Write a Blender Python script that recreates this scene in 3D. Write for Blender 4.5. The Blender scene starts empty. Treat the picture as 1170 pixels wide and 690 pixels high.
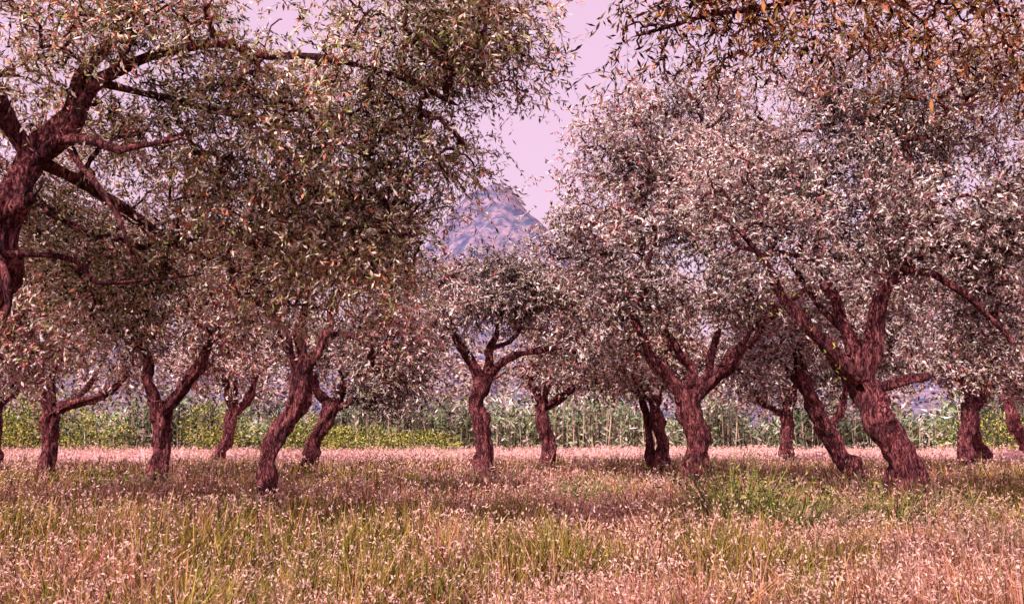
import bpy, math, numpy as np
from mathutils import Vector
rng = np.random.default_rng(7)
scene = bpy.context.scene
try:
    scene.view_settings.view_transform = 'Standard'
    scene.view_settings.look = 'None'
    scene.view_settings.exposure = 0
except Exception: pass

el = math.radians(44); sx, sy = -0.46, -0.76
hl = math.hypot(sx, sy); sd = Vector((sx / hl * math.cos(el), sy / hl * math.cos(el), math.sin(el)))
SUN = np.array(sd)

# ---------------------------------------------------------------- helpers
def norm(a):
    return a / np.maximum(np.linalg.norm(a, axis=-1, keepdims=True), 1e-9)

def vn(x, y, z=None, seed=0):
    """vectorised value noise 0..1"""
    if z is None: z = np.zeros_like(x)
    xi, yi, zi = np.floor(x).astype(np.int64), np.floor(y).astype(np.int64), np.floor(z).astype(np.int64)
    xf, yf, zf = x - xi, y - yi, z - zi
    xf, yf, zf = [t * t * (3 - 2 * t) for t in (xf, yf, zf)]
    def h(a, b, c):
        n = (a * 73856093) ^ (b * 19349663) ^ (c * 83492791) ^ (seed * 2654435)
        n = (n ^ (n >> 13)) * 1274126177
        n = n & 0x7fffffff
        n = (n ^ (n >> 15)) * 2246822519 & 0x7fffffff
        return (n % 100003) / 100003.0
    r = 0
    for dx in (0, 1):
        for dy in (0, 1):
            for dz in (0, 1):
                w = (xf if dx else 1 - xf) * (yf if dy else 1 - yf) * (zf if dz else 1 - zf)
                r = r + w * h(xi + dx, yi + dy, zi + dz)
    return r

NF = [0]
def build_mesh(name, V, F, col=None, mat=None, smooth=False, parent=None):
    V = np.asarray(V, dtype=np.float32); F = np.asarray(F, dtype=np.int32)
    k = F.shape[1]; NF[0] += len(F)
    me = bpy.data.meshes.new(name)
    me.vertices.add(len(V)); me.vertices.foreach_set('co', V.ravel())
    me.loops.add(F.size); me.loops.foreach_set('vertex_index', F.ravel())
    me.polygons.add(len(F))
    me.polygons.foreach_set('loop_start', np.arange(0, F.size, k, dtype=np.int32))
    if smooth: me.polygons.foreach_set('use_smooth', np.ones(len(F), dtype=bool))
    if col is not None:
        a = me.attributes.new('tint', 'FLOAT_COLOR', 'POINT')
        c = np.ones((len(V), 4), dtype=np.float32); c[:, :3] = np.minimum(col, .92)
        a.data.foreach_set('color', c.ravel())
    me.update(calc_edges=True)
    ob = bpy.data.objects.new(name, me)
    scene.collection.objects.link(ob)
    if mat: me.materials.append(mat)
    if parent: ob.parent = parent
    return ob

def facing(n, b=0.8):
    # leaf normals tilted sunward to make the foliage brighter, with plenty of scatter
    return rng.normal(size=(n, 3)) * 0.6 + SUN * b

def diamonds(P, D, L, W, N=None, mid=0.45):
    n = len(P)
    R = rng.normal(size=(n, 3)) if N is None else N
    S = norm(np.cross(D, R))
    L = np.broadcast_to(L, (n,))[:, None]; W = np.broadcast_to(W, (n,))[:, None]
    V = np.stack([P, P + D * L * mid + S * W / 2, P + D * L, P + D * L * mid - S * W / 2], 1)
    return V.reshape(-1, 3)

def tris(P, D, L, W, N):
    n = len(P)
    S = norm(np.cross(D, N))
    L = np.broadcast_to(L, (n,))[:, None]; W = np.broadcast_to(W, (n,))[:, None]
    return np.stack([P + S * W * .5, P + D * L, P - S * W * .5 + D * L * .12], 1).reshape(-1, 3)

def quadsF(n, k=4):
    return np.arange(n * k, dtype=np.int32).reshape(n, k)

# ---------------------------------------------------------------- materials
def new_mat(name):
    m = bpy.data.materials.new(name); m.use_nodes = True
    nt = m.node_tree; nt.nodes.clear()
    out = nt.nodes.new('ShaderNodeOutputMaterial')
    return m, nt, out

def leaf_mat(name):
    m, nt, out = new_mat(name)
    at = nt.nodes.new('ShaderNodeAttribute'); at.attribute_name = 'tint'
    p = nt.nodes.new('ShaderNodeBsdfDiffuse')
    nt.links.new(at.outputs['Color'], p.inputs['Color'])
    nt.links.new(p.outputs[0], out.inputs['Surface'])
    return m

def bark_mat():
    m, nt, out = new_mat('olive_bark')
    tc = nt.nodes.new('ShaderNodeTexCoord')
    mp = nt.nodes.new('ShaderNodeMapping'); mp.inputs['Scale'].default_value = (1, 1, 0.26)
    nt.links.new(tc.outputs['Object'], mp.inputs[0])
    n1 = nt.nodes.new('ShaderNodeTexNoise'); n1.inputs['Scale'].default_value = 18; n1.inputs['Detail'].default_value = 7
    n1.inputs['Roughness'].default_value = 0.75; n1.inputs['Distortion'].default_value = 1.4
    nt.links.new(mp.outputs[0], n1.inputs['Vector'])
    n2 = nt.nodes.new('ShaderNodeTexNoise'); n2.inputs['Scale'].default_value = 2.8; n2.inputs['Detail'].default_value = 5
    nt.links.new(tc.outputs['Object'], n2.inputs['Vector'])
    r = nt.nodes.new('ShaderNodeValToRGB')
    e = r.color_ramp.elements
    e[0].position = 0.42; e[0].color = (0.018, 0.003, 0.006, 1)
    e[1].position = 0.60; e[1].color = (0.80, 0.31, 0.31, 1)  # pink highlights on the ridges painted into the bark colour
    x = e.new(0.50); x.color = (0.22, 0.042, 0.056, 1)
    nt.links.new(n1.outputs['Fac'], r.inputs[0])
    mx = nt.nodes.new('ShaderNodeMix'); mx.data_type = 'RGBA'; mx.blend_type = 'MULTIPLY'
    mx.inputs[0].default_value = 0.85
    r2 = nt.nodes.new('ShaderNodeValToRGB'); r2.color_ramp.elements[0].color = (0.32, 0.25, 0.32, 1)
    r2.color_ramp.elements[0].position = 0.40; r2.color_ramp.elements[1].position = 0.58
    r2.color_ramp.elements[1].color = (1.0, 0.95, 0.95, 1)
    nt.links.new(n2.outputs['Fac'], r2.inputs[0])
    nt.links.new(r.outputs[0], mx.inputs[6]); nt.links.new(r2.outputs[0], mx.inputs[7])
    p = nt.nodes.new('ShaderNodeBsdfPrincipled'); p.inputs['Roughness'].default_value = 0.8
    p.inputs['Specular IOR Level'].default_value = 0.2
    nt.links.new(mx.outputs[2], p.inputs['Base Color'])
    b = nt.nodes.new('ShaderNodeBump'); b.inputs['Strength'].default_value = 1.0; b.inputs['Distance'].default_value = 0.12
    nt.links.new(n1.outputs['Fac'], b.inputs['Height']); nt.links.new(b.outputs[0], p.inputs['Normal'])
    nt.links.new(p.outputs[0], out.inputs['Surface'])
    return m

def ground_mat():
    m, nt, out = new_mat('dry_meadow_soil')
    tc = nt.nodes.new('ShaderNodeTexCoord')
    n1 = nt.nodes.new('ShaderNodeTexNoise'); n1.inputs['Scale'].default_value = 9; n1.inputs['Detail'].default_value = 8
    n2 = nt.nodes.new('ShaderNodeTexNoise'); n2.inputs['Scale'].default_value = 0.35; n2.inputs['Detail'].default_value = 5
    for n in (n1, n2): nt.links.new(tc.outputs['Object'], n.inputs['Vector'])
    r = nt.nodes.new('ShaderNodeValToRGB'); e = r.color_ramp.elements
    e[0].position = 0.35; e[0].color = (0.03, 0.010, 0.010, 1)
    e[1].position = 0.7; e[1].color = (0.20, 0.08, 0.06, 1)
    nt.links.new(n1.outputs['Fac'], r.inputs[0])
    r2 = nt.nodes.new('ShaderNodeValToRGB'); e = r2.color_ramp.elements
    e[0].position = 0.4; e[0].color = (0.6, 0.75, 0.4, 1); e[1].position = 0.6; e[1].color = (1, 0.9, 0.9, 1)
    nt.links.new(n2.outputs['Fac'], r2.inputs[0])
    mx = nt.nodes.new('ShaderNodeMix'); mx.data_type = 'RGBA'; mx.blend_type = 'MULTIPLY'; mx.inputs[0].default_value = 1
    nt.links.new(r.outputs[0], mx.inputs[6]); nt.links.new(r2.outputs[0], mx.inputs[7])
    # strip beyond the last olives, its sunlit brightness put into the ground colour
    sp = nt.nodes.new('ShaderNodeSeparateXYZ'); nt.links.new(tc.outputs['Object'], sp.inputs[0])
    mr = nt.nodes.new('ShaderNodeMapRange'); mr.inputs['From Min'].default_value = 33; mr.inputs['From Max'].default_value = 39
    nt.links.new(sp.outputs['Y'], mr.inputs['Value'])
    mx2 = nt.nodes.new('ShaderNodeMix'); mx2.data_type = 'RGBA'; nt.links.new(mr.outputs[0], mx2.inputs[0])
    nt.links.new(mx.outputs[2], mx2.inputs[6]); mx2.inputs[7].default_value = (0.62, 0.38, 0.37, 1)
    p = nt.nodes.new('ShaderNodeBsdfDiffuse')
    nt.links.new(mx2.outputs[2], p.inputs['Color'])
    nt.links.new(p.outputs[0], out.inputs['Surface'])
    return m

def hill_mat():
    m, nt, out = new_mat('hazy_hillside')  # distance haze put into the surface colour as lilac-blue
    tc = nt.nodes.new('ShaderNodeTexCoord')
    n1 = nt.nodes.new('ShaderNodeTexNoise'); n1.inputs['Scale'].default_value = 0.09; n1.inputs['Detail'].default_value = 10
    n1.inputs['Roughness'].default_value = 0.75
    nt.links.new(tc.outputs['Object'], n1.inputs['Vector'])
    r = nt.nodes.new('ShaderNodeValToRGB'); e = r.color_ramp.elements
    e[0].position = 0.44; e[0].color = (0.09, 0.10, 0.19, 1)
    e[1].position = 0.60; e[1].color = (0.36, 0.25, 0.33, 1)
    nt.links.new(n1.outputs['Fac'], r.inputs[0])
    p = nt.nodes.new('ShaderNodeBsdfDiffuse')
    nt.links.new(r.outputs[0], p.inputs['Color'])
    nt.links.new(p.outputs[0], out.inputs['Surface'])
    return m

M_LEAF = leaf_mat('olive_leaf')
M_BARK = bark_mat()
M_GRASS = leaf_mat('dry_grass')
M_GREEN = leaf_mat('green_leaf')

# ---------------------------------------------------------------- trees
def catmull(P, R, step):
    P = np.array(P, float); R = np.array(R, float)
    Q = np.vstack([2 * P[0] - P[1], P, 2 * P[-1] - P[-2]])
    outP, outR = [], []
    for i in range(len(P) - 1):
        p0, p1, p2, p3 = Q[i], Q[i + 1], Q[i + 2], Q[i + 3]
        n = max(2, int(np.linalg.norm(p2 - p1) / step))
        for t in np.arange(n) / n:
            outP.append(0.5 * (2 * p1 + (p2 - p0) * t + (2 * p0 - 5 * p1 + 4 * p2 - p3) * t * t + (3 * p1 - p0 - 3 * p2 + p3) * t ** 3))
            outR.append(R[i] * (1 - t) + R[i + 1] * t)
    outP.append(P[-1]); outR.append(R[-1])
    return np.array(outP), np.array(outR)

def tube(P, R, sides, rough=0.0, VV=None, FF=None, off=0, tw=2.0, ph=0.0):
    n = len(P)
    T = norm(np.gradient(P, axis=0))
    up = np.array([0.3, 1, 0.1]); u = norm(np.cross(T[0], up))
    verts = np.zeros((n, sides, 3))
    th = np.linspace(0, 2 * np.pi, sides, endpoint=False)
    s = 0
    for i in range(n):
        u = u - T[i] * np.dot(u, T[i]); u /= max(np.linalg.norm(u), 1e-9)
        v = np.cross(T[i], u)
        if i: s += np.linalg.norm(P[i] - P[i - 1])
        rr = np.full(sides, R[i])
        if rough > 0:
            rr = rr * (1 + rough * (0.6 * np.sin(3 * th + tw * s + ph) + 0.45 * np.sin(5 * th - 1.3 * tw * s + 2 * ph)
                                    + 0.35 * np.sin(9 * th + 2.2 * tw * s)))
            pts = P[i] + (np.cos(th)[:, None] * u + np.sin(th)[:, None] * v) * R[i]
            rr = rr * (1 + rough * 2.6 * (vn(pts[:, 0] * 4, pts[:, 1] * 4, pts[:, 2] * 2.6) - 0.5)
                       + rough * 1.3 * (vn(pts[:, 0] * 13, pts[:, 1] * 13, pts[:, 2] * 6) - 0.5))
        verts[i] = P[i] + (np.cos(th)[:, None] * u + np.sin(th)[:, None] * v) * rr[:, None]
    i, j = np.meshgrid(np.arange(n - 1), np.arange(sides), indexing='ij')
    a = i * sides + j; b = i * sides + (j + 1) % sides
    F = np.stack([a, b, b + sides, a + sides], -1).reshape(-1, 4) + off
    VV.append(verts.reshape(-1, 3)); FF.append(F)
    return off + n * sides

PAL = {  # dark, olive, silver, pale silver, russet
    'silver': ([(0.045, 0.022, 0.025), (0.26, 0.22, 0.13), (0.58, 0.45, 0.42), (0.90, 0.73, 0.73), (0.38, 0.12, 0.13)], [.16, .20, .32, .20, .12]),
    'near':   ([(0.050, 0.024, 0.018), (0.30, 0.30, 0.10), (0.68, 0.55, 0.46), (0.92, 0.66, 0.52), (0.60, 0.20, 0.12)], [.15, .28, .30, .15, .12]),
    'far':    ([(0.055, 0.024, 0.026), (0.31, 0.24, 0.12), (0.64, 0.47, 0.45), (0.92, 0.72, 0.72), (0.52, 0.17, 0.14)], [.16, .22, .28, .17, .17]),
    'russet': ([(0.030, 0.010, 0.008), (0.22, 0.15, 0.04), (0.42, 0.15, 0.08), (0.56, 0.24, 0.09), (0.60, 0.42, 0.36)], [.22, .25, .22, .14, .17]),  # dark brown-orange, shade on the hanging sprays put into leaf colour
}

def tree(base, s, limbs, lobes, ncl, pal, leaf=(0.09, 0.026), twigs=12, per=14, tw_len=0.45, droop=0.35,
         gap=0.42, extra_min=0.0, rc=0.25, stems=False, rscale=0.68):
    e = bpy.data.objects.new('olive_tree', None); scene.collection.objects.link(e)
    e.location = (base[0], base[1], 0)
    VV, FF, off = [], [], 0
    nodes, nrad = [], []
    for li, lb in enumerate(limbs):
        P = [(q[0] * s, q[2] * s, q[1] * s) for q in lb]
        R = [q[3] * s * rscale for q in lb]
        thick = R[0] > 0.12
        P, R = catmull(P, R, 0.07 if thick else 0.10)
        w = np.stack([vn(P[:, 2] * 1.7 + li * 3.1, P[:, 0] * 1.5 + base[0]), vn(P[:, 2] * 1.9 + 7.7 + li, P[:, 0] * 1.4 + base[1]),
                      np.full(len(P), .5)], 1) - 0.5
        amp = 0.24 if thick else 0.34
        fade = np.minimum(1, np.linspace(0, 3, len(P)))[:, None]
        P = P + w * amp * fade
        if li == 0 or P[0, 2] < 0.2:
            R = R * (1 + 0.5 * np.exp(-np.maximum(P[:, 2], 0) / 0.22))
            P[0, 2] -= 0.15
        off = tube(P, R, 28 if R[0] > 0.12 else 12, 0.27 if R[0] > 0.12 else 0.20, VV, FF, off, tw=2.2, ph=base[0] + li)
        tipP = np.array([P[-1], P[-1] + (P[-1] - P[-2]) * 0.8]); tipR = np.array([R[-1] * .9, R[-1] * 0.1])
        off = tube(tipP, tipR, 8, 0, VV, FF, off)
        k = len(P); st = int(k * (0.7 if li == 0 else 0.25))
        for i in range(st, k, 2):
            nodes.append(P[i]); nrad.append(R[i])
    L = np.array(lobes, float) * s
    vol = (L[:, 3] * L[:, 4] * L[:, 5]) ** 0.72
    pts, outd = [], []
    tries = 0
    while len(pts) < ncl and tries < ncl * 12:
        tries += 1
        k = rng.choice(len(L), p=vol / vol.sum())
        d = rng.normal(size=3); d /= np.linalg.norm(d)
        r = rng.random() ** 0.42
        p = np.array([L[k, 0], L[k, 2], L[k, 1]]) + d * r * np.array([L[k, 3], L[k, 5], L[k, 4]])
        nz = float(vn(np.array([p[0] * 0.9 + base[0]]), np.array([p[1] * 0.9 + base[1]]), np.array([p[2] * 1.1]), seed=3)[0])
        if nz < gap and rng.random() < 0.88: continue
        if p[2] < extra_min: continue
        pts.append(p); outd.append(d)
    pts = np.array(pts); outd = np.array(outd)
    NP = np.array(nodes); parent = [-1] * len(nodes); base_n = len(nodes)
    dist = np.min(np.linalg.norm(pts[:, None] - NP[None], axis=2), axis=1)
    order = np.argsort(dist)
    branches = []
    arr = np.zeros((len(nodes) + len(pts) * 5 + 5, 3)); arr[:len(nodes)] = NP; na = len(nodes)
    for oi in order:
        p = pts[oi]
        dd = arr[:na] - p
        d = np.linalg.norm(dd, axis=1) + 0.35 * np.maximum(dd[:, 2], 0)
        j = int(np.argmin(d)); q = arr[j].copy()
        seg = 4; ids = [j]
        ln = np.linalg.norm(p - q)
        for t in range(1, seg + 1):
            f = t / seg
            x = q * (1 - f) + p * f + np.array([0, 0, 1]) * math.sin(f * math.pi) * ln * 0.10
            if t < seg: x = x + rng.normal(size=3) * ln * 0.06
            arr[na] = x; parent.append(ids[-1]); ids.append(na); na += 1
        branches.append(ids)
    cnt = np.zeros(na)
    for b in branches: cnt[b[-1]] += 1
    for i in range(na - 1, base_n - 1, -1): cnt[parent[i]] += cnt[i]
    rt = 0.007 + 0.0003 * base[1]
    for b in branches:
        P = arr[b]; R = np.array([rt * max(1, cnt[i]) ** 0.41 for i in b])
        R[0] = R[1] if b[0] >= base_n else min(R[1] * 1.15, nrad[b[0]] * 0.8)
        off = tube(P, R, 5, 0, VV, FF, off)
    build_mesh('trunk_and_limbs', np.vstack(VV), np.vstack(FF), None, M_BARK, True, e)
    n = len(pts)
    C = np.repeat(pts, twigs, 0); O = np.repeat(outd, twigs, 0)
    P0 = C + rng.normal(size=C.shape) * rc * np.array([1, 1, 0.8])
    D = norm(O * 0.5 + rng.normal(size=C.shape) * 0.75 + np.array([0, 0, 0.15]))
    lt = tw_len * rng.uniform(0.5, 1.3, len(C))
    T = np.tile(np.linspace(0.08, 1.0, per), len(C))
    Pr = np.repeat(P0, per, 0); Dr = np.repeat(D, per, 0); lr = np.repeat(lt, per)
    pos = Pr + Dr * (lr * T)[:, None]; pos[:, 2] -= droop * lr * T ** 2
    dirt = Dr.copy(); dirt[:, 2] -= 2 * droop * T
    ld = norm(norm(dirt) * 0.75 + rng.normal(size=pos.shape) * 0.55)
    m = len(pos)
    sz = rng.uniform(0.65, 1.25, m)
    pc, pw = PAL[pal]; pc = np.array(pc); pw = np.array(pw)
    cshift = 0.4 * rng.random(n) + 0.6 * np.clip((vn(pts[:, 0] * 1.1 + base[0], pts[:, 1] * 1.1, pts[:, 2] * 1.1, seed=21) - .5) * 2.4 + .5, 0, 1)
    u = rng.random(m)
    ci = np.repeat(np.arange(n), twigs * per)
    cum = np.cumsum(pw)
    bias = (np.repeat(rng.random(len(C)), per) - 0.5) * 0.25 + (cshift[ci] - 0.5) * 0.35
    idx = np.searchsorted(cum, np.clip(u + bias, 0, 0.999)); idx = np.minimum(idx, len(pc) - 1)
    col = pc[idx] * rng.uniform(0.7, 1.25, (m, 1)) * (0.65 + 0.7 * cshift[ci])[:, None]
    N = facing(m)
    if base[1] < 17:
        V = diamonds(pos, ld, leaf[0] * sz, leaf[1] * sz * rng.uniform(.7, 1.2, m), N); k = 4
    else:
        V = tris(pos, ld, leaf[0] * sz, leaf[1] * sz * rng.uniform(.7, 1.2, m), N); k = 3
    if stems:
        h = rng.random(len(C)) < .6
        for a0, a1 in ((0, .33), (.33, .66), (.66, 1)):
            A = P0 + D * (lt * a0)[:, None]; A[:, 2] -= droop * lt * a0 ** 2
            B = P0 + D * (lt * a1)[:, None]; B[:, 2] -= droop * lt * a1 ** 2
            A, B = A[h], B[h]
            ln = np.linalg.norm(B - A, axis=1)
            V = np.vstack([V, diamonds(A, norm(B - A), ln * 1.1, 0.007)])
            col = np.vstack([col, np.tile(np.array([0.07, 0.022, 0.03]), (len(A), 1))])
    build_mesh('foliage', V, quadsF(len(V) // k, k), np.repeat(col, k, 0), M_LEAF, False, e)
    return e

def shoots(e, s, pts, n=26, size=0.10):
    """fresh yellow-green suckers sprouting from the wood"""
    P = []
    for (u, v, w) in pts:
        P.append(np.array([u * s, w * s, v * s]) + rng.normal(size=(n, 3)) * np.array([.10, .10, .16]))
    P = np.vstack(P)
    D = norm(rng.normal(size=P.shape) * .6 + np.array([0, -.1, .5]))
    V = diamonds(P, D, size * rng.uniform(.6, 1.3, len(P)), size * .26, facing(len(P)))
    c = np.array([(.34, .36, .05), (.56, .48, .10), (.22, .26, .04)])[rng.integers(0, 3, len(P))]
    build_mesh('young_shoots', V, quadsF(len(P)), np.repeat(c, 4, 0), M_GREEN, False, e)

# near tree on the left, trunk just out of frame
tree((-6.15, 9.3), 0.00979, [
    [(-45, 0, 0, 34), (-35, 120, 0, 30), (-15, 260, 0, 27), (22, 390, 0, 26), (42, 440, 0, 22), (60, 490, 0, 17), (88, 545, 10, 14), (105, 590, 20, 9), (130, 660, 20, 6)],
    [(50, 470, 0, 15), (95, 505, -15, 12), (130, 535, -20, 10), (150, 570, -30, 8), (190, 630, -40, 5)],
    [(85, 500, -10, 9), (120, 502, -20, 7), (180, 482, -40, 6), (215, 478, -60, 4), (250, 490, -60, 3)],
    [(110, 500, -20, 6), (128, 470, -20, 5), (160, 430, -30, 4), (185, 400, -30, 3), (205, 360, -30, 2)],
    [(30, 400, 0, 14), (50, 420, -20, 11), (82, 435, -30, 9)],
    [(28, 400, 0, 12), (40, 365, -20, 8), (50, 335, -20, 6), (56, 300, -20, 3)],
    [(45, 370, -20, 5), (80, 375, 30, 4), (130, 350, 60, 3), (220, 365, 80, 2)],
    [(60, 490, 0, 13), (20, 560, -40, 11), (-60, 640, -80, 8)],
    [(105, 590, 20, 9), (200, 620, 0, 7), (330, 610, -30, 6), (470, 590, -20, 4), (560, 560, 0, 3)],
    [(150, 570, -30, 6), (260, 575, 80, 6), (380, 560, 120, 4), (480, 500, 120, 3)],
    [(60, 490, 0, 10), (90, 480, 100, 8), (160, 430, 180, 6), (240, 400, 220, 4)],
  ], [
    (110, 650, 0, 180, 80, 160), (300, 650, -40, 150, 80, 150), (480, 640, -20, 130, 90, 140), (590, 620, 20, 85, 75, 110), (600, 680, 20, 90, 60, 100),
    (220, 560, 60, 160, 80, 120), (340, 540, 60, 140, 90, 120), (480, 530, 60, 110, 90, 120), (545, 515, 80, 62, 65, 100), (400, 440, 110, 120, 80, 100),
    (490, 420, 100, 52, 60, 80), (250, 440, 120, 120, 80, 110), (100, 430, 170, 120, 80, 110), (-10, 620, 0, 140, 100, 140), (90, 350, 200, 130, 60, 80),
    (250, 370, 180, 110, 60, 80), (440, 380, 100, 75, 50, 70), (350, 350, 170, 90, 45, 80), (0, 450, 190, 90, 80, 90), (120, 560, 160, 130, 70, 90)],
  820, 'near', leaf=(0.084, 0.025), twigs=11, per=14, tw_len=0.40, droop=0.5, gap=0.43, rc=0.18, stems=True, rscale=0.78)

# tree behind/right of the viewer whose outer sprays hang into the top right
tree((5.6, 3.0), 0.01, [
    [(0, 0, 0, 34), (5, 120, 5, 27), (-15, 230, 10, 24), (-40, 300, 30, 20)],
    [(-40, 300, 30, 16), (-110, 390, 100, 10), (-200, 455, 170, 7), (-290, 482, 230, 5), (-380, 475, 270, 3), (-460, 462, 290, 2)],
    [(-40, 300, 30, 15), (-70, 400, 130, 9), (-100, 460, 220, 6), (-150, 470, 300, 4)],
    [(-30, 290, 20, 15), (60, 400, -30, 10), (130, 480, -90, 6)],
    [(-35, 300, 20, 14), (-60, 420, -60, 9), (-80, 500, -160, 5)],
  ], [
    (-450, 470, 280, 40, 18, 50), (-400, 478, 270, 50, 22, 60), (-320, 478, 250, 70, 30, 80), (-230, 470, 250, 70, 36, 80), (-150, 457, 250, 70, 42, 80), (-80, 438, 270, 60, 50, 90),
    (-20, 420, 300, 60, 50, 90), (-160, 520, 120, 120, 50, 110), (60, 470, -60, 150, 80, 140), (-80, 500, -150, 120, 80, 120), (-20, 500, 60, 120, 70, 110)],
  330, 'russet', leaf=(0.080, 0.020), twigs=11, per=14, tw_len=0.4, droop=0.6, gap=0.41, rc=0.18, stems=True)

# off-frame neighbour on the left
tree((-10.4, 14.2), 0.0158, [
    [(0, 0, 0, 22), (5, 60, 0, 19), (-5, 130, 0, 18)],
    [(-5, 125, 0, 13), (50, 190, 0, 10), (100, 260, 0, 7), (150, 330, 0, 4)],
    [(-5, 130, 0, 13), (-50, 200, 10, 9), (-90, 280, 10, 5)], [(0, 130, 0, 11), (10, 230, 10, 8), (20, 350, 10, 4)],
  ], [(80, 260, 0, 110, 80, 90), (20, 340, 0, 130, 90, 100), (150, 300, 0, 80, 80, 80), (-100, 290, 0, 110, 80, 90), (110, 380, 0, 110, 70, 90), (120, 200, 10, 70, 40, 60)],
  400, 'far', leaf=(0.10, 0.040), twigs=11, per=12, gap=0.42, rc=0.28)

# large right-hand tree
T13 = tree((7.1, 15.0), 0.0158, [
    [(0, 0, 0, 27), (-8, 50, 0, 25), (-25, 100, 0, 23), (-43, 145, 0, 24), (-55, 172, 0, 20)],
    [(-55, 160, 0, 13), (-90, 190, -15, 11), (-122, 225, -30, 9), (-152, 258, -40, 7), (-180, 300, -50, 4), (-230, 340, -60, 2)],
    [(-52, 168, 0, 13), (-60, 215, 10, 10), (-74, 265, 20, 8), (-90, 330, 20, 6), (-72, 420, 20, 4), (-60, 480, 20, 3)],
    [(-45, 160, 0, 14), (-35, 205, 0, 12), (-30, 250, -10, 10), (-5, 285, -20, 8), (35, 325, -20, 7), (5, 400, -30, 6), (0, 480, -30, 4)],
    [(-38, 150, 0, 10), (-10, 160, -10, 8), (12, 164, -15, 7)],
    [(-5, 285, -20, 7), (35, 275, -30, 6), (70, 235, -40, 4), (95, 200, -40, 3)],
    [(20, 310, -20, 6), (80, 300, 10, 5), (140, 260, 30, 3)],
    [(-60, 215, 10, 7), (-90, 280, 60, 5), (-130, 340, 80, 3)],
  ], [
    (-135, 315, 0, 80, 55, 80), (-60, 355, 0, 100, 70, 110), (40, 350, 10, 110, 70, 110), (-30, 455, 0, 120, 75, 120),
    (80, 470, 0, 100, 85, 110), (-170, 400, 20, 90, 70, 100), (-110, 480, 20, 100, 70, 100), (130, 380, 10, 100, 90, 100), (20, 540, 0, 150, 50, 100),
    (120, 285, 30, 90, 60, 80), (-20, 235, 60, 60, 30, 50), (140, 500, 10, 80, 90, 100), (130, 220, 50, 60, 40, 60)],
  780, 'silver', leaf=(0.094, 0.032), twigs=12, per=14, tw_len=0.40, droop=0.25, gap=0.45, rc=0.22)
shoots(T13, .0158, [(-175, 285, -50), (-150, 255, -45), (-120, 222, -35), (-100, 200, -25), (-85, 165, -20), (-160, 240, -40)], 8)

# thick forked tree
tree((4.15, 19.5), 0.0205, [
    [(0, 0, 0, 21), (3, 40, 0, 19), (9, 70, 0, 19), (0, 100, 0, 18), (-5, 124, 0, 18)],
    [(-8, 118, 0, 12), (-28, 140, -5, 10), (-46, 165, -10, 8), (-62, 205, -10, 5), (-85, 250, 0, 3)],
    [(-3, 122, 0, 9), (8, 148, 10, 8), (-10, 165, 10, 7), (-22, 195, 10, 4)],
    [(5, 118, 0, 13), (38, 148, -10, 11), (65, 180, -15, 9), (95, 215, -20, 7), (130, 240, -20, 4)],
    [(18, 130, 0, 8), (35, 185, 10, 6), (45, 240, 20, 4), (30, 320, 20, 3)],
    [(-62, 205, -10, 5), (-40, 280, 0, 4), (-50, 360, 10, 3)],
  ], [
    (-50, 250, 0, 85, 55, 80), (15, 280, 0, 95, 70, 90), (-90, 315, 0, 75, 65, 80), (-25, 370, 0, 95, 70, 90), (70, 240, 0, 60, 45, 60),
    (-50, 420, 0, 75, 60, 70), (60, 370, 20, 90, 80, 90), (-130, 350, 20, 45, 45, 50), (-105, 215, 10, 50, 45, 50), (60, 460, 20, 80, 50, 70),
    (-125, 265, 10, 60, 50, 50), (0, 470, 10, 80, 40, 70)],
  670, 'silver', leaf=(0.114, 0.045), twigs=11, per=12, tw_len=0.43, droop=0.25, gap=0.45, rc=0.26)

# centre tree
tree((-0.69, 23.3), 0.0245, [
    [(2, 0, 0, 16), (-6, 40, 0, 14), (-12, 80, 0, 13), (-5, 127, 0, 13)],
    [(-5, 120, 0, 9), (-25, 155, -5, 7), (-40, 190, -10, 5), (-53, 222, -10, 3)],
    [(-3, 122, 0, 7), (5, 160, 5, 6), (20, 190, 10, 4), (15, 228, 10, 3)],
    [(0, 125, 0, 7), (25, 148, -10, 6), (55, 154, -20, 5), (88, 157, -20, 4), (112, 145, -20, 2)],
    [(5, 160, 5, 4), (30, 175, 20, 4), (45, 210, 20, 2)],
  ], [
    (15, 220, 0, 80, 36, 70), (-45, 203, 0, 50, 34, 55), (75, 200, 0, 60, 38, 55), (20, 243, 0, 50, 24, 50), (-65, 165, 5, 25, 24, 30), (100, 165, 0, 35, 28, 35),
    (95, 240, 10, 50, 32, 50), (-70, 232, 10, 50, 34, 45)],
  350, 'silver', leaf=(0.125, 0.048), twigs=11, per=11, tw_len=0.43, gap=0.43, rc=0.26)

# twisted tree left of centre
tree((-4.55, 15.8), 0.0166, [
    [(0, 0, 0, 15), (-3, 40, 0, 13), (0, 75, 0, 13), (18, 108, 0, 12), (34, 135, 0, 15), (33, 172, 0, 13)],
    [(32, 160, 0, 8), (15, 195, -5, 7), (0, 228, -10, 6), (-14, 255, -10, 4), (-30, 290, -10, 3)],
    [(33, 168, 0, 9), (30, 210, 8, 8), (24, 250, 15, 5), (30, 300, 15, 3)],
    [(32, 162, 0, 9), (54, 188, -5, 8), (68, 215, -10, 7), (64, 240, -10, 5), (82, 262, -10, 4), (110, 300, -10, 3)],
  ], [
    (18, 305, 20, 90, 40, 80), (85, 295, 20, 60, 40, 60), (-50, 275, 20, 60, 45, 60), (130, 205, 40, 40, 50, 50),
    (138, 160, 60, 35, 30, 40), (80, 340, 20, 80, 50, 70), (20, 360, 20, 80, 40, 60)],
  330, 'far', leaf=(0.095, 0.034), twigs=12, per=12, tw_len=0.40, gap=0.43, rc=0.22, rscale=0.76)

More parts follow.
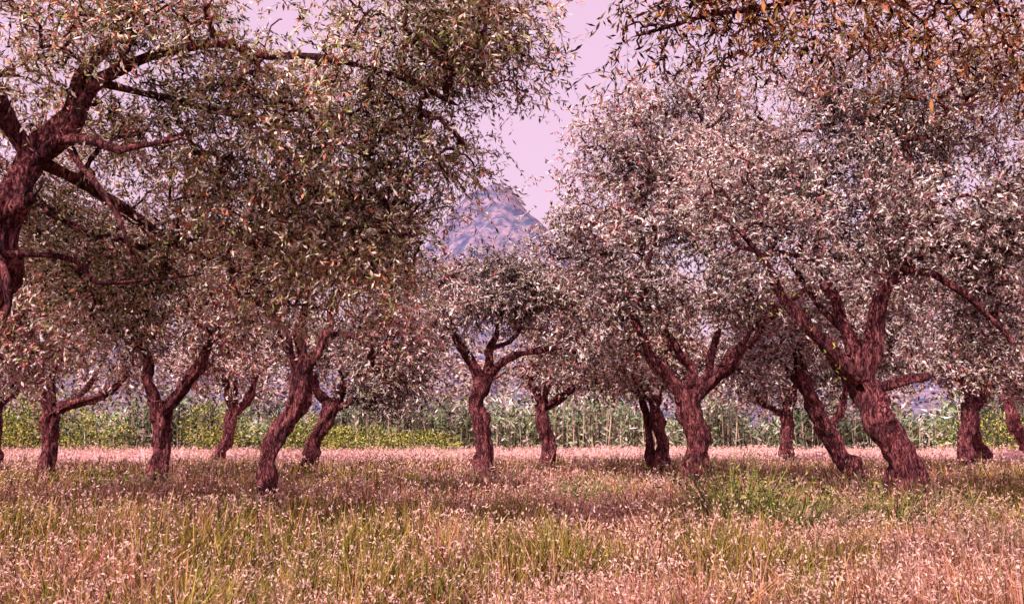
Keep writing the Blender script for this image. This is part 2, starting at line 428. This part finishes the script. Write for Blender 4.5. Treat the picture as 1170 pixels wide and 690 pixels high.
tree((-8.5, 20.5), 0.0216, [
    [(2, 0, 0, 13), (1, 40, 0, 12), (-2, 80, 0, 11), (-5, 107, 0, 12)],
    [(-6, 102, 0, 8), (-18, 127, 0, 7), (-25, 150, 0, 5), (-42, 182, 0, 3)],
    [(0, 100, 0, 9), (16, 112, -5, 8), (33, 140, -10, 7), (45, 170, -10, 6), (72, 195, -10, 4), (100, 202, -10, 3)],
  ], [
    (-15, 210, 0, 80, 42, 60), (50, 235, 0, 70, 45, 60), (-70, 190, 0, 50, 40, 50), (20, 280, 0, 90, 50, 60), (85, 195, 10, 45, 35, 45), (-60, 260, 0, 80, 50, 60)],
  320, 'far', leaf=(0.118, 0.046), twigs=11, per=11, gap=0.42, rc=0.26, rscale=0.85)

tree((-12.8, 23.3), 0.0245, [
    [(0, 0, 0, 11), (-1, 45, 0, 10), (3, 92, 0, 10)],
    [(2, 85, 0, 7), (-12, 115, 0, 5), (-32, 130, 0, 3)],
    [(3, 88, 0, 7), (30, 96, -5, 6), (70, 110, -10, 4), (92, 130, -10, 3)],
    [(3, 90, 0, 6), (-2, 130, 0, 4), (18, 160, 0, 3)],
    [(20, 92, 0, 4), (40, 125, 10, 3), (52, 150, 10, 2)],
  ], [
    (0, 165, 0, 80, 40, 60), (-50, 160, 0, 50, 38, 50), (60, 160, 0, 55, 38, 50), (0, 220, 10, 100, 50, 60), (30, 270, 10, 90, 40, 60)],
  330, 'far', leaf=(0.128, 0.050), twigs=11, per=11, gap=0.42, rc=0.28, rscale=0.85)

tree((-17.3, 28.3), 0.0298, [
    [(0, 0, 0, 11), (-4, 60, 0, 9), (0, 95, 0, 8), (8, 130, 0, 5)],
    [(-1, 85, 0, 5), (-20, 120, 0, 3)], [(-3, 75, 0, 4), (25, 105, 0, 3)],
  ], [(0, 135, 0, 70, 40, 50), (-50, 160, 0, 60, 40, 50), (30, 175, 0, 60, 40, 50), (0, 215, 0, 80, 40, 50)],
  190, 'far', leaf=(0.145, 0.064), twigs=11, per=10, rc=0.3)

tree((-12.4, 36.0), 0.0379, [
    [(-5, 0, 0, 8), (3, 30, 0, 7), (14, 63, 0, 7)],
    [(13, 58, 0, 5), (4, 90, 0, 4), (-8, 110, 0, 2)], [(14, 60, 0, 5), (30, 85, 0, 4), (42, 112, 0, 2)],
    [(14, 62, 0, 4), (12, 100, 3, 2)],
  ], [(15, 115, 0, 60, 34, 35), (-25, 118, 0, 45, 32, 30), (55, 118, 0, 45, 32, 30), (15, 160, 0, 60, 30, 35)],
  180, 'far', leaf=(0.17, 0.078), twigs=11, per=10, rc=0.35, rscale=.85)

tree((-7.1, 29.5), 0.031, [
    [(0, 0, 0, 11), (5, 35, 0, 9), (22, 65, 0, 9), (28, 82, 0, 9)],
    [(26, 75, 0, 6), (10, 95, 0, 5), (-6, 125, 0, 3)], [(28, 78, 0, 6), (35, 102, 0, 5), (30, 128, 0, 3)],
    [(27, 75, 0, 6), (46, 84, 0, 4), (72, 102, 0, 2)],
  ], [(30, 140, 0, 65, 36, 45), (75, 120, 0, 40, 42, 40), (-10, 145, 0, 45, 34, 40), (50, 175, 0, 60, 36, 40), (110, 140, 5, 50, 50, 40), (95, 95, 10, 40, 24, 30)],
  290, 'silver', leaf=(0.145, 0.064), twigs=11, per=10, rc=0.3, rscale=.85)

tree((1.3, 31.0), 0.0326, [
    [(0, 0, 0, 11), (-2, 40, 0, 9), (-5, 77, 0, 9)],
    [(-5, 70, 0, 6), (-15, 95, 0, 5), (-19, 118, 0, 4)], [(-4, 72, 0, 6), (15, 86, 0, 5), (40, 105, 0, 4), (70, 116, 0, 2)],
    [(-4, 75, 0, 5), (2, 110, 4, 3)], [(15, 86, 0, 4), (22, 120, 0, 2)],
  ], [(10, 132, 0, 60, 34, 45), (60, 132, 0, 45, 38, 40), (-40, 132, 0, 45, 34, 35), (30, 180, 0, 70, 36, 40), (70, 210, 5, 50, 30, 40)],
  270, 'far', leaf=(0.145, 0.064), twigs=11, per=10, rc=0.3, rscale=.8)

tree((4.85, 27.0), 0.0284, [
    [(0, 0, 0, 11), (-3, 45, 0, 9), (-8, 82, 0, 8), (-20, 102, 0, 6), (-42, 122, 0, 3)],
    [(-14, 0, 8, 6), (-13, 50, 8, 6), (-20, 90, 8, 5), (-30, 120, 8, 3)],
    [(-7, 78, 0, 6), (5, 120, 0, 3)],
  ], [(-35, 140, 0, 60, 38, 45), (10, 145, 0, 50, 36, 45), (-70, 140, 0, 45, 42, 40), (-20, 195, 0, 70, 36, 45)],
  230, 'far', leaf=(0.14, 0.062), twigs=11, per=10, rc=0.3, rscale=.78)

tree((11.0, 34.0), 0.0358, [
    [(0, 0, 0, 9), (2, 40, 0, 8), (8, 75, 0, 7), (16, 95, 0, 4)],
    [(4, 60, 0, 5), (-25, 75, 0, 4), (-36, 92, 0, 2)],
  ], [(5, 112, 0, 60, 36, 40), (-45, 115, 0, 45, 36, 35), (50, 115, 0, 50, 36, 35), (0, 165, 0, 70, 34, 40), (80, 140, 5, 50, 40, 35)],
  250, 'silver', leaf=(0.16, 0.072), twigs=11, per=10, rc=0.32, rscale=.8)

tree((9.5, 23.3), 0.0245, [
    [(0, 0, 0, 15), (-15, 40, 0, 14), (-33, 75, 0, 13), (-50, 112, 0, 11), (-66, 155, 0, 6)],
    [(-30, 68, 0, 8), (-12, 95, 0, 6), (-15, 125, 0, 3)], [(-40, 90, 0, 7), (-60, 120, 5, 5), (-80, 155, 5, 3)],
  ], [(-70, 190, 0, 65, 40, 50), (-10, 190, 0, 65, 45, 50), (-90, 145, 10, 45, 30, 40), (40, 170, 10, 60, 48, 45), (-20, 250, 0, 90, 40, 50), (75, 225, 10, 60, 50, 45)],
  370, 'silver', leaf=(0.128, 0.050), twigs=11, per=11, rc=0.28)

tree((15.7, 29.5), 0.031, [
    [(0, 0, 0, 11), (8, 40, 0, 9), (16, 80, 0, 9)],
    [(15, 74, 0, 6), (5, 112, 0, 4)], [(16, 76, 0, 6), (38, 105, 0, 4)],
  ], [(10, 140, 0, 60, 40, 45), (60, 150, 0, 50, 45, 45), (-50, 145, 0, 50, 38, 40), (20, 200, 0, 80, 45, 45), (30, 260, 0, 70, 40, 45), (-70, 200, 0, 50, 45, 40)],
  330, 'far', leaf=(0.145, 0.064), twigs=11, per=10, rc=0.3, rscale=.8)

tree((18.1, 32.4), 0.034, [
    [(0, 0, 0, 9), (-5, 30, 0, 8), (-14, 62, 0, 7), (-6, 92, 0, 4)],
    [(-12, 58, 0, 5), (10, 90, 0, 3)],
  ], [(0, 125, 0, 55, 36, 40), (45, 120, 0, 45, 38, 40), (40, 175, 0, 60, 40, 40), (60, 230, 0, 50, 36, 40)],
  200, 'far', leaf=(0.155, 0.068), twigs=11, per=10, rc=0.32, rscale=.85)

tree((24.9, 40.0), 0.042, [
    [(0, 0, 0, 8), (-22, 40, 0, 7), (-32, 75, 0, 6), (-28, 100, 0, 4)], [(-30, 68, 0, 5), (-12, 92, 0, 3)],
  ], [(-10, 115, 0, 50, 30, 35), (30, 120, 0, 40, 32, 35), (-10, 155, 0, 60, 34, 35)],
  150, 'far', leaf=(0.18, 0.082), twigs=11, per=10, rc=0.38, rscale=.85)

# ---------------------------------------------------------------- ground
def ground():
    xs = np.concatenate([-np.geomspace(1200, 40, 14), np.linspace(-36, 36, 37), np.geomspace(40, 1200, 14)])
    ys = np.concatenate([[-60, -20], np.linspace(-8, 60, 35), np.geomspace(66, 2200, 18)])
    X, Y = np.meshgrid(xs, ys)
    Z = np.where((np.abs(X) < 60) & (Y < 62), 0.05 * (vn(X * .3, Y * .3) - .5), 0)
    nx, ny = len(xs), len(ys)
    i, j = np.meshgrid(np.arange(ny - 1), np.arange(nx - 1), indexing='ij')
    a = i * nx + j
    F = np.stack([a, a + 1, a + nx + 1, a + nx], -1).reshape(-1, 4)
    build_mesh('ground', np.stack([X, Y, Z], -1).reshape(-1, 3), F, None, ground_mat(), True)
ground()

# ---------------------------------------------------------------- hill
def hill():
    xs = np.linspace(-700, 700, 181); ys = np.linspace(420, 1300, 71)
    X, Y = np.meshgrid(xs, ys)
    H = 212 * np.exp(-((X + 12) / 125) ** 2) * np.exp(-((Y - 760) / 200) ** 2)
    H += 90 * np.exp(-((X + 420) / 260) ** 2) * np.exp(-((Y - 850) / 260) ** 2)
    H += 80 * np.exp(-((X - 430) / 300) ** 2) * np.exp(-((Y - 900) / 260) ** 2)
    N = vn(X / 70, Y / 70) * .5 + vn(X / 30, Y / 30) * .3 + vn(X / 13, Y / 13) * .2
    Z = H * (0.8 + 0.4 * N) + (N - .5) * 12 - 6
    nx, ny = len(xs), len(ys)
    i, j = np.meshgrid(np.arange(ny - 1), np.arange(nx - 1), indexing='ij')
    a = i * nx + j
    F = np.stack([a, a + 1, a + nx + 1, a + nx], -1).reshape(-1, 4)
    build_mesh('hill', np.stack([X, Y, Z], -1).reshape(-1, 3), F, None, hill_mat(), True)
hill()

# ---------------------------------------------------------------- grass
def grass():
    n = 330000
    r = 5.0 * (56 / 5.0) ** rng.random(n)
    r = np.concatenate([r, rng.uniform(36, 54, 30000)]); n = len(r)
    a = rng.uniform(-0.68, 0.68, n)
    X = r * np.tan(a) * 0.95; Y = r
    cl = vn(X * 2.4, Y * 2.4, seed=5)
    keep = rng.random(n) < 0.15 + 1.15 * cl
    X, Y, r, cl = X[keep], Y[keep], r[keep], cl[keep]; n = len(X)
    g1 = vn(X * .35, Y * .22, seed=11) * .5 + vn(X * 1.3, Y * .9, seed=12) * .5
    hgt = (0.16 + 0.42 * vn(X * .8, Y * .8, seed=9) + 0.26 * cl) * rng.uniform(0.45, 1.35, n)
    hgt *= np.where(Y > 34, 0.8, 1)
    W = 0.0080 * (r / 6) ** 0.75 * rng.uniform(.6, 1.5, n)
    az = rng.uniform(0, 2 * np.pi, n)
    lean = rng.uniform(0.05, 1.1, n)
    d = norm(np.stack([np.cos(az) * lean, np.sin(az) * lean, np.ones(n)], 1))
    P = np.stack([X, Y, np.full(n, -0.02)], 1)
    side = norm(np.stack([-np.sin(az) + rng.normal(size=n) * .6, np.cos(az) + rng.normal(size=n) * .6, rng.normal(size=n) * .2], 1))
    mid = P + d * (hgt * .55)[:, None]
    tip = mid + norm(d + np.stack([np.cos(az) * lean, np.sin(az) * lean, np.full(n, -0.1)], 1)) * (hgt * .5)[:, None]
    V = np.stack([P, mid + side * (W / 2)[:, None], tip, mid - side * (W / 2)[:, None]], 1).reshape(-1, 3)
    pinks = np.array([(0.62, 0.27, 0.19), (0.52, 0.20, 0.11), (0.82, 0.43, 0.36), (0.16, 0.035, 0.03)])
    greens = np.array([(0.22, 0.22, 0.035), (0.46, 0.35, 0.08), (0.05, 0.05, 0.015), (0.52, 0.30, 0.10)])
    pg = np.clip((g1 - 0.5) * 3.4 + 0.52 + np.where((Y > 8) & (Y < 36), 0.18, -0.05) + np.where(X < -3.0, .15, 0) - np.where((X > 1.5) & (Y < 12), .12, 0), 0.18, .90)
    pg = np.where(Y > 37, 0.06, pg)
    isg = rng.random(n) < pg
    k = rng.integers(0, 4, n)
    col = np.where(isg[:, None], greens[k], pinks[k]) * rng.uniform(.5, 1.35, (n, 1)) * (0.55 + .65 * cl)[:, None]
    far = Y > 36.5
    col[far] = (np.array([(0.92, 0.60, 0.60)]) * rng.uniform(.75, 1.15, (far.sum(), 1)))  # pink straw of the open strip, sunlight brightened into its colour
    sel = (rng.random(n) < np.where(isg, 0.12, 0.36))
    P2 = tip[sel]; m = len(P2)
    reps = 3
    P2 = np.repeat(P2, reps, 0) + rng.normal(size=(m * reps, 3)) * 0.018
    rs = np.repeat(r[sel], reps)
    D2 = norm(rng.normal(size=P2.shape) * .6 + np.array([0, 0, .5]))
    V2 = diamonds(P2, D2, 0.036 * (rs / 6) ** .6, 0.012 * (rs / 6) ** .75)
    c2 = np.array([(0.86, 0.53, 0.45)]) * rng.uniform(.45, 1.15, (len(P2), 1))
    VA = np.vstack([V, V2]); CA = np.vstack([col, c2])
    build_mesh('grass', VA, quadsF(len(VA) // 4), np.repeat(CA, 4, 0), M_GRASS)
grass()

def tuft(name, cx, cy, rad, h, n, cols, w=0.012):
    a = rng.uniform(0, 2 * np.pi, n); rr = rad * np.sqrt(rng.random(n))
    P = np.stack([cx + rr * np.cos(a) * .6, cy + rr * np.sin(a) * .6, np.zeros(n)], 1)
    D = norm(np.stack([np.cos(a) * rr / rad * .8, np.sin(a) * rr / rad * .8, np.ones(n) * 1.0], 1) + rng.normal(size=(n, 3)) * .25)
    D[:, 2] = np.abs(D[:, 2])
    H = h * rng.uniform(.4, 1.1, n)
    cols = np.array(cols)
    VV = [diamonds(P, D, H, w)]
    C = [cols[rng.integers(0, len(cols), n)]]
    reps = 6
    T = rng.uniform(.2, 1, n * reps)
    P2 = np.repeat(P, reps, 0) + np.repeat(D, reps, 0) * (np.repeat(H, reps) * T)[:, None]
    D2 = norm(np.repeat(D, reps, 0) * .6 + rng.normal(size=P2.shape) * .5)
    VV.append(diamonds(P2, D2, w * 7 * rng.uniform(.5, 1.3, len(P2)), w * 1.5, facing(len(P2), .4)))
    C.append(cols[rng.integers(0, len(cols), len(P2))] * rng.uniform(.6, 1.3, (len(P2), 1)))
    V = np.vstack(VV); C = np.vstack(C)
    build_mesh(name, V, quadsF(len(V) // 4), np.repeat(C, 4, 0), M_GREEN)

G = [(0.12, 0.14, 0.035), (0.30, 0.31, 0.08), (0.04, 0.05, 0.02), (0.46, 0.40, 0.14)]
GP = [(0.28, 0.22, 0.10), (0.52, 0.34, 0.22), (0.10, 0.08, 0.05), (0.62, 0.36, 0.28)]
tuft('weed_plant', 3.7, 14.0, 0.8, 1.35, 260, G, 0.017)
tuft('weed_plant', 4.3, 13.4, 0.6, 1.0, 180, G, 0.015)
tuft('weed_plant', 5.2, 13.2, 0.6, 0.7, 200, GP, 0.013)
tuft('weed_plant', 7.2, 14.3, 0.7, 0.85, 240, GP, 0.014)
tuft('weed_plant', 6.4, 11.0, 0.45, 0.65, 140, GP, 0.011)
tuft('weed_plant', 6.0, 13.6, 0.5, 0.95, 160, G, 0.014)
tuft('weed_plant', -4.6, 15.2, 0.5, 0.6, 150, GP, 0.013)
tuft('weed_plant', -8.4, 19.9, 0.6, 0.7, 160, G, 0.016)
tuft('weed_plant', -9.6, 20.4, 0.8, 0.8, 170, G, 0.018)
tuft('weed_plant', -0.7, 22.8, 0.6, 0.6, 140, GP, 0.016)
tuft('weed_plant', 4.15, 19.0, 0.9, 0.7, 200, GP, 0.015)
tuft('weed_plant', -2.3, 9.2, 0.35, 0.65, 90, GP, 0.009)
tuft('weed_plant', 1.6, 17.5, 0.7, 0.8, 170, G, 0.016)
tuft('weed_plant', -1.6, 19.5, 0.8, 0.7, 150, G, 0.016)
tuft('weed_plant', 3.75, 7.0, 0.15, 1.1, 12, GP, 0.009)
tuft('weed_plant', 2.9, 6.8, 0.2, 0.8, 12, GP, 0.009)
tuft('weed_plant', 4.3, 8.2, 0.2, 1.1, 16, GP, 0.010)

# ---------------------------------------------------------------- reed bed
def reeds():
    n = 7000
    X = rng.uniform(-58, 58, n); Y = 53.5 + 7 * rng.random(n) ** 1.5 + 1.2 * vn(X * .15, X * 0)
    H = (1.4 + 3.0 * vn(X * .3, Y * .2, seed=4)) * rng.uniform(.6, 1.15, n)
    P = np.stack([X, Y, np.zeros(n)], 1)
    D = norm(np.stack([rng.normal(size=n) * .07, rng.normal(size=n) * .07, np.ones(n)], 1))
    V1 = diamonds(P, D, H, 0.07)
    C1 = np.array([(0.10, 0.08, 0.05), (0.55, 0.40, 0.32)])[rng.integers(0, 2, n)] * rng.uniform(.5, 1.4, (n, 1))
    k = 9
    T = np.tile(np.linspace(.12, .98, k), n)
    P2 = np.repeat(P, k, 0) + np.repeat(D, k, 0) * (np.repeat(H, k) * T)[:, None]
    a = rng.uniform(0, 2 * np.pi, n * k)
    D2 = norm(np.stack([np.cos(a) * .7, np.sin(a) * .7, rng.uniform(-.1, 1.0, n * k)], 1))
    V2 = diamonds(P2, D2, rng.uniform(.35, .7, n * k), 0.13, facing(n * k, .2), .3)
    pal = np.array([(0.18, 0.26, 0.13), (0.40, 0.46, 0.30), (0.04, 0.05, 0.03), (0.76, 0.62, 0.56), (0.24, 0.31, 0.13)])  # pale pink tone blends the band into haze by colour
    g = vn(X * .35, Y * .2, seed=8)
    kk = rng.integers(0, 5, n * k)
    C2 = pal[kk] * rng.uniform(.6, 1.25, (n * k, 1)) * (0.25 + 1.3 * np.repeat(g, k))[:, None]
    V = np.vstack([V1, V2]); C = np.vstack([C1, C2])
    build_mesh('reed_bed', V, quadsF(len(V) // 4), np.repeat(C, 4, 0), M_GREEN)
reeds()

def shrub(name, lobes, n, cols, leaf=0.16, mat=M_GREEN, lw=.5, gap=.4, ns=1.6):
    L = np.array(lobes, float); w = L[:, 3] * L[:, 4] * L[:, 5]
    k = rng.choice(len(L), n, p=w / w.sum())
    d = norm(rng.normal(size=(n, 3))); r = rng.random(n) ** .38
    P = L[k, :3] + d * r[:, None] * L[k, 3:]
    nz = vn(P[:, 0] * ns, P[:, 1] * ns, P[:, 2] * ns * 1.1, seed=2)
    kp = (nz > gap) | (rng.random(n) < .25); kp &= P[:, 2] > 0.02
    P, d, nz = P[kp], d[kp], nz[kp]; n = len(P)
    D = norm(d * .5 + rng.normal(size=P.shape) * .6)
    V = diamonds(P, D, leaf * rng.uniform(.6, 1.3, n), leaf * lw, facing(n, .5))
    cols = np.array(cols); C = cols[rng.integers(0, len(cols), n)] * (rng.uniform(.7, 1.2, n) * (.4 + 1.1 * nz))[:, None]
    build_mesh(name, V, quadsF(n), np.repeat(C, 4, 0), mat)

BG = [(0.14, 0.18, 0.03), (0.34, 0.37, 0.07), (0.56, 0.50, 0.13), (0.04, 0.05, 0.02)]
shrub('shrub', [(-27.5, 49, 1.8, 3.0, 2, 2.3), (-24.5, 49.5, 1.1, 2.2, 2, 1.5), (-31, 50, 2, 3, 2, 2.6)], 9000, BG)
shrub('shrub', [(-9, 50, .9, 3, 1.6, 1.0), (-5.5, 50.5, .8, 2.6, 1.6, .8)], 5000, BG)
shrub('shrub', [(-13, 51, 1.2, 3, 1.6, 1.4), (-18, 51, 1.5, 2.2, 1.6, 1.8)], 6000, BG)
shrub('shrub', [(29, 50, 1.2, 4, 2, 1.4), (36, 51, 1.6, 4, 2, 1.8)], 6000, BG)

lob = []
for x in np.arange(-75, 80, 4.4):
    h = rng.uniform(4.2, 6.2)
    lob.append((x + rng.uniform(-2, 2), 74 + rng.uniform(-5, 6), h, rng.uniform(3.5, 5), 3.0, h))
shrub('distant_trees', lob, 56000, [(0.22, 0.18, 0.11), (0.40, 0.31, 0.25), (0.66, 0.48, 0.46), (0.07, 0.04, 0.04)], 0.46, M_LEAF, .55, .34, .8)  # pinkish-green tones carry distance haze in the leaf colour

# ---------------------------------------------------------------- light
w = bpy.data.worlds.new('World'); scene.world = w; w.use_nodes = True
nt = w.node_tree; bg = nt.nodes['Background']
sky = nt.nodes.new('ShaderNodeTexSky'); sky.sky_type = 'NISHITA'; sky.sun_disc = False
sky.sun_elevation = el; sky.sun_rotation = math.atan2(sd.x, sd.y); sky.dust_density = 4.0; sky.ozone_density = 1.0
mx = nt.nodes.new('ShaderNodeMix'); mx.data_type = 'RGBA'; mx.inputs[0].default_value = 0.75
mx.inputs[7].default_value = (7.6, 4.8, 6.3, 1)     # thin milky haze over the blue
nt.links.new(sky.outputs[0], mx.inputs[6]); nt.links.new(mx.outputs[2], bg.inputs[0])
bg.inputs[1].default_value = 0.15
sl = bpy.data.lights.new('sun', 'SUN'); sl.energy = 5.0; sl.angle = math.radians(0.5); sl.color = (1, 0.86, 0.80)
so = bpy.data.objects.new('sun', sl); scene.collection.objects.link(so)
so.rotation_euler = (-sd).to_track_quat('-Z', 'Y').to_euler()

# ---------------------------------------------------------------- camera
cam = bpy.data.cameras.new('camera'); co = bpy.data.objects.new('camera', cam); scene.collection.objects.link(co)
cam.sensor_width = 36; cam.lens = 29.23; cam.clip_end = 5000; cam.clip_start = 0.1
co.location = (0, 0, 1.7); co.rotation_euler = (math.radians(90 + 8.56), 0, 0)
scene.camera = co
print('FACES', NF[0])
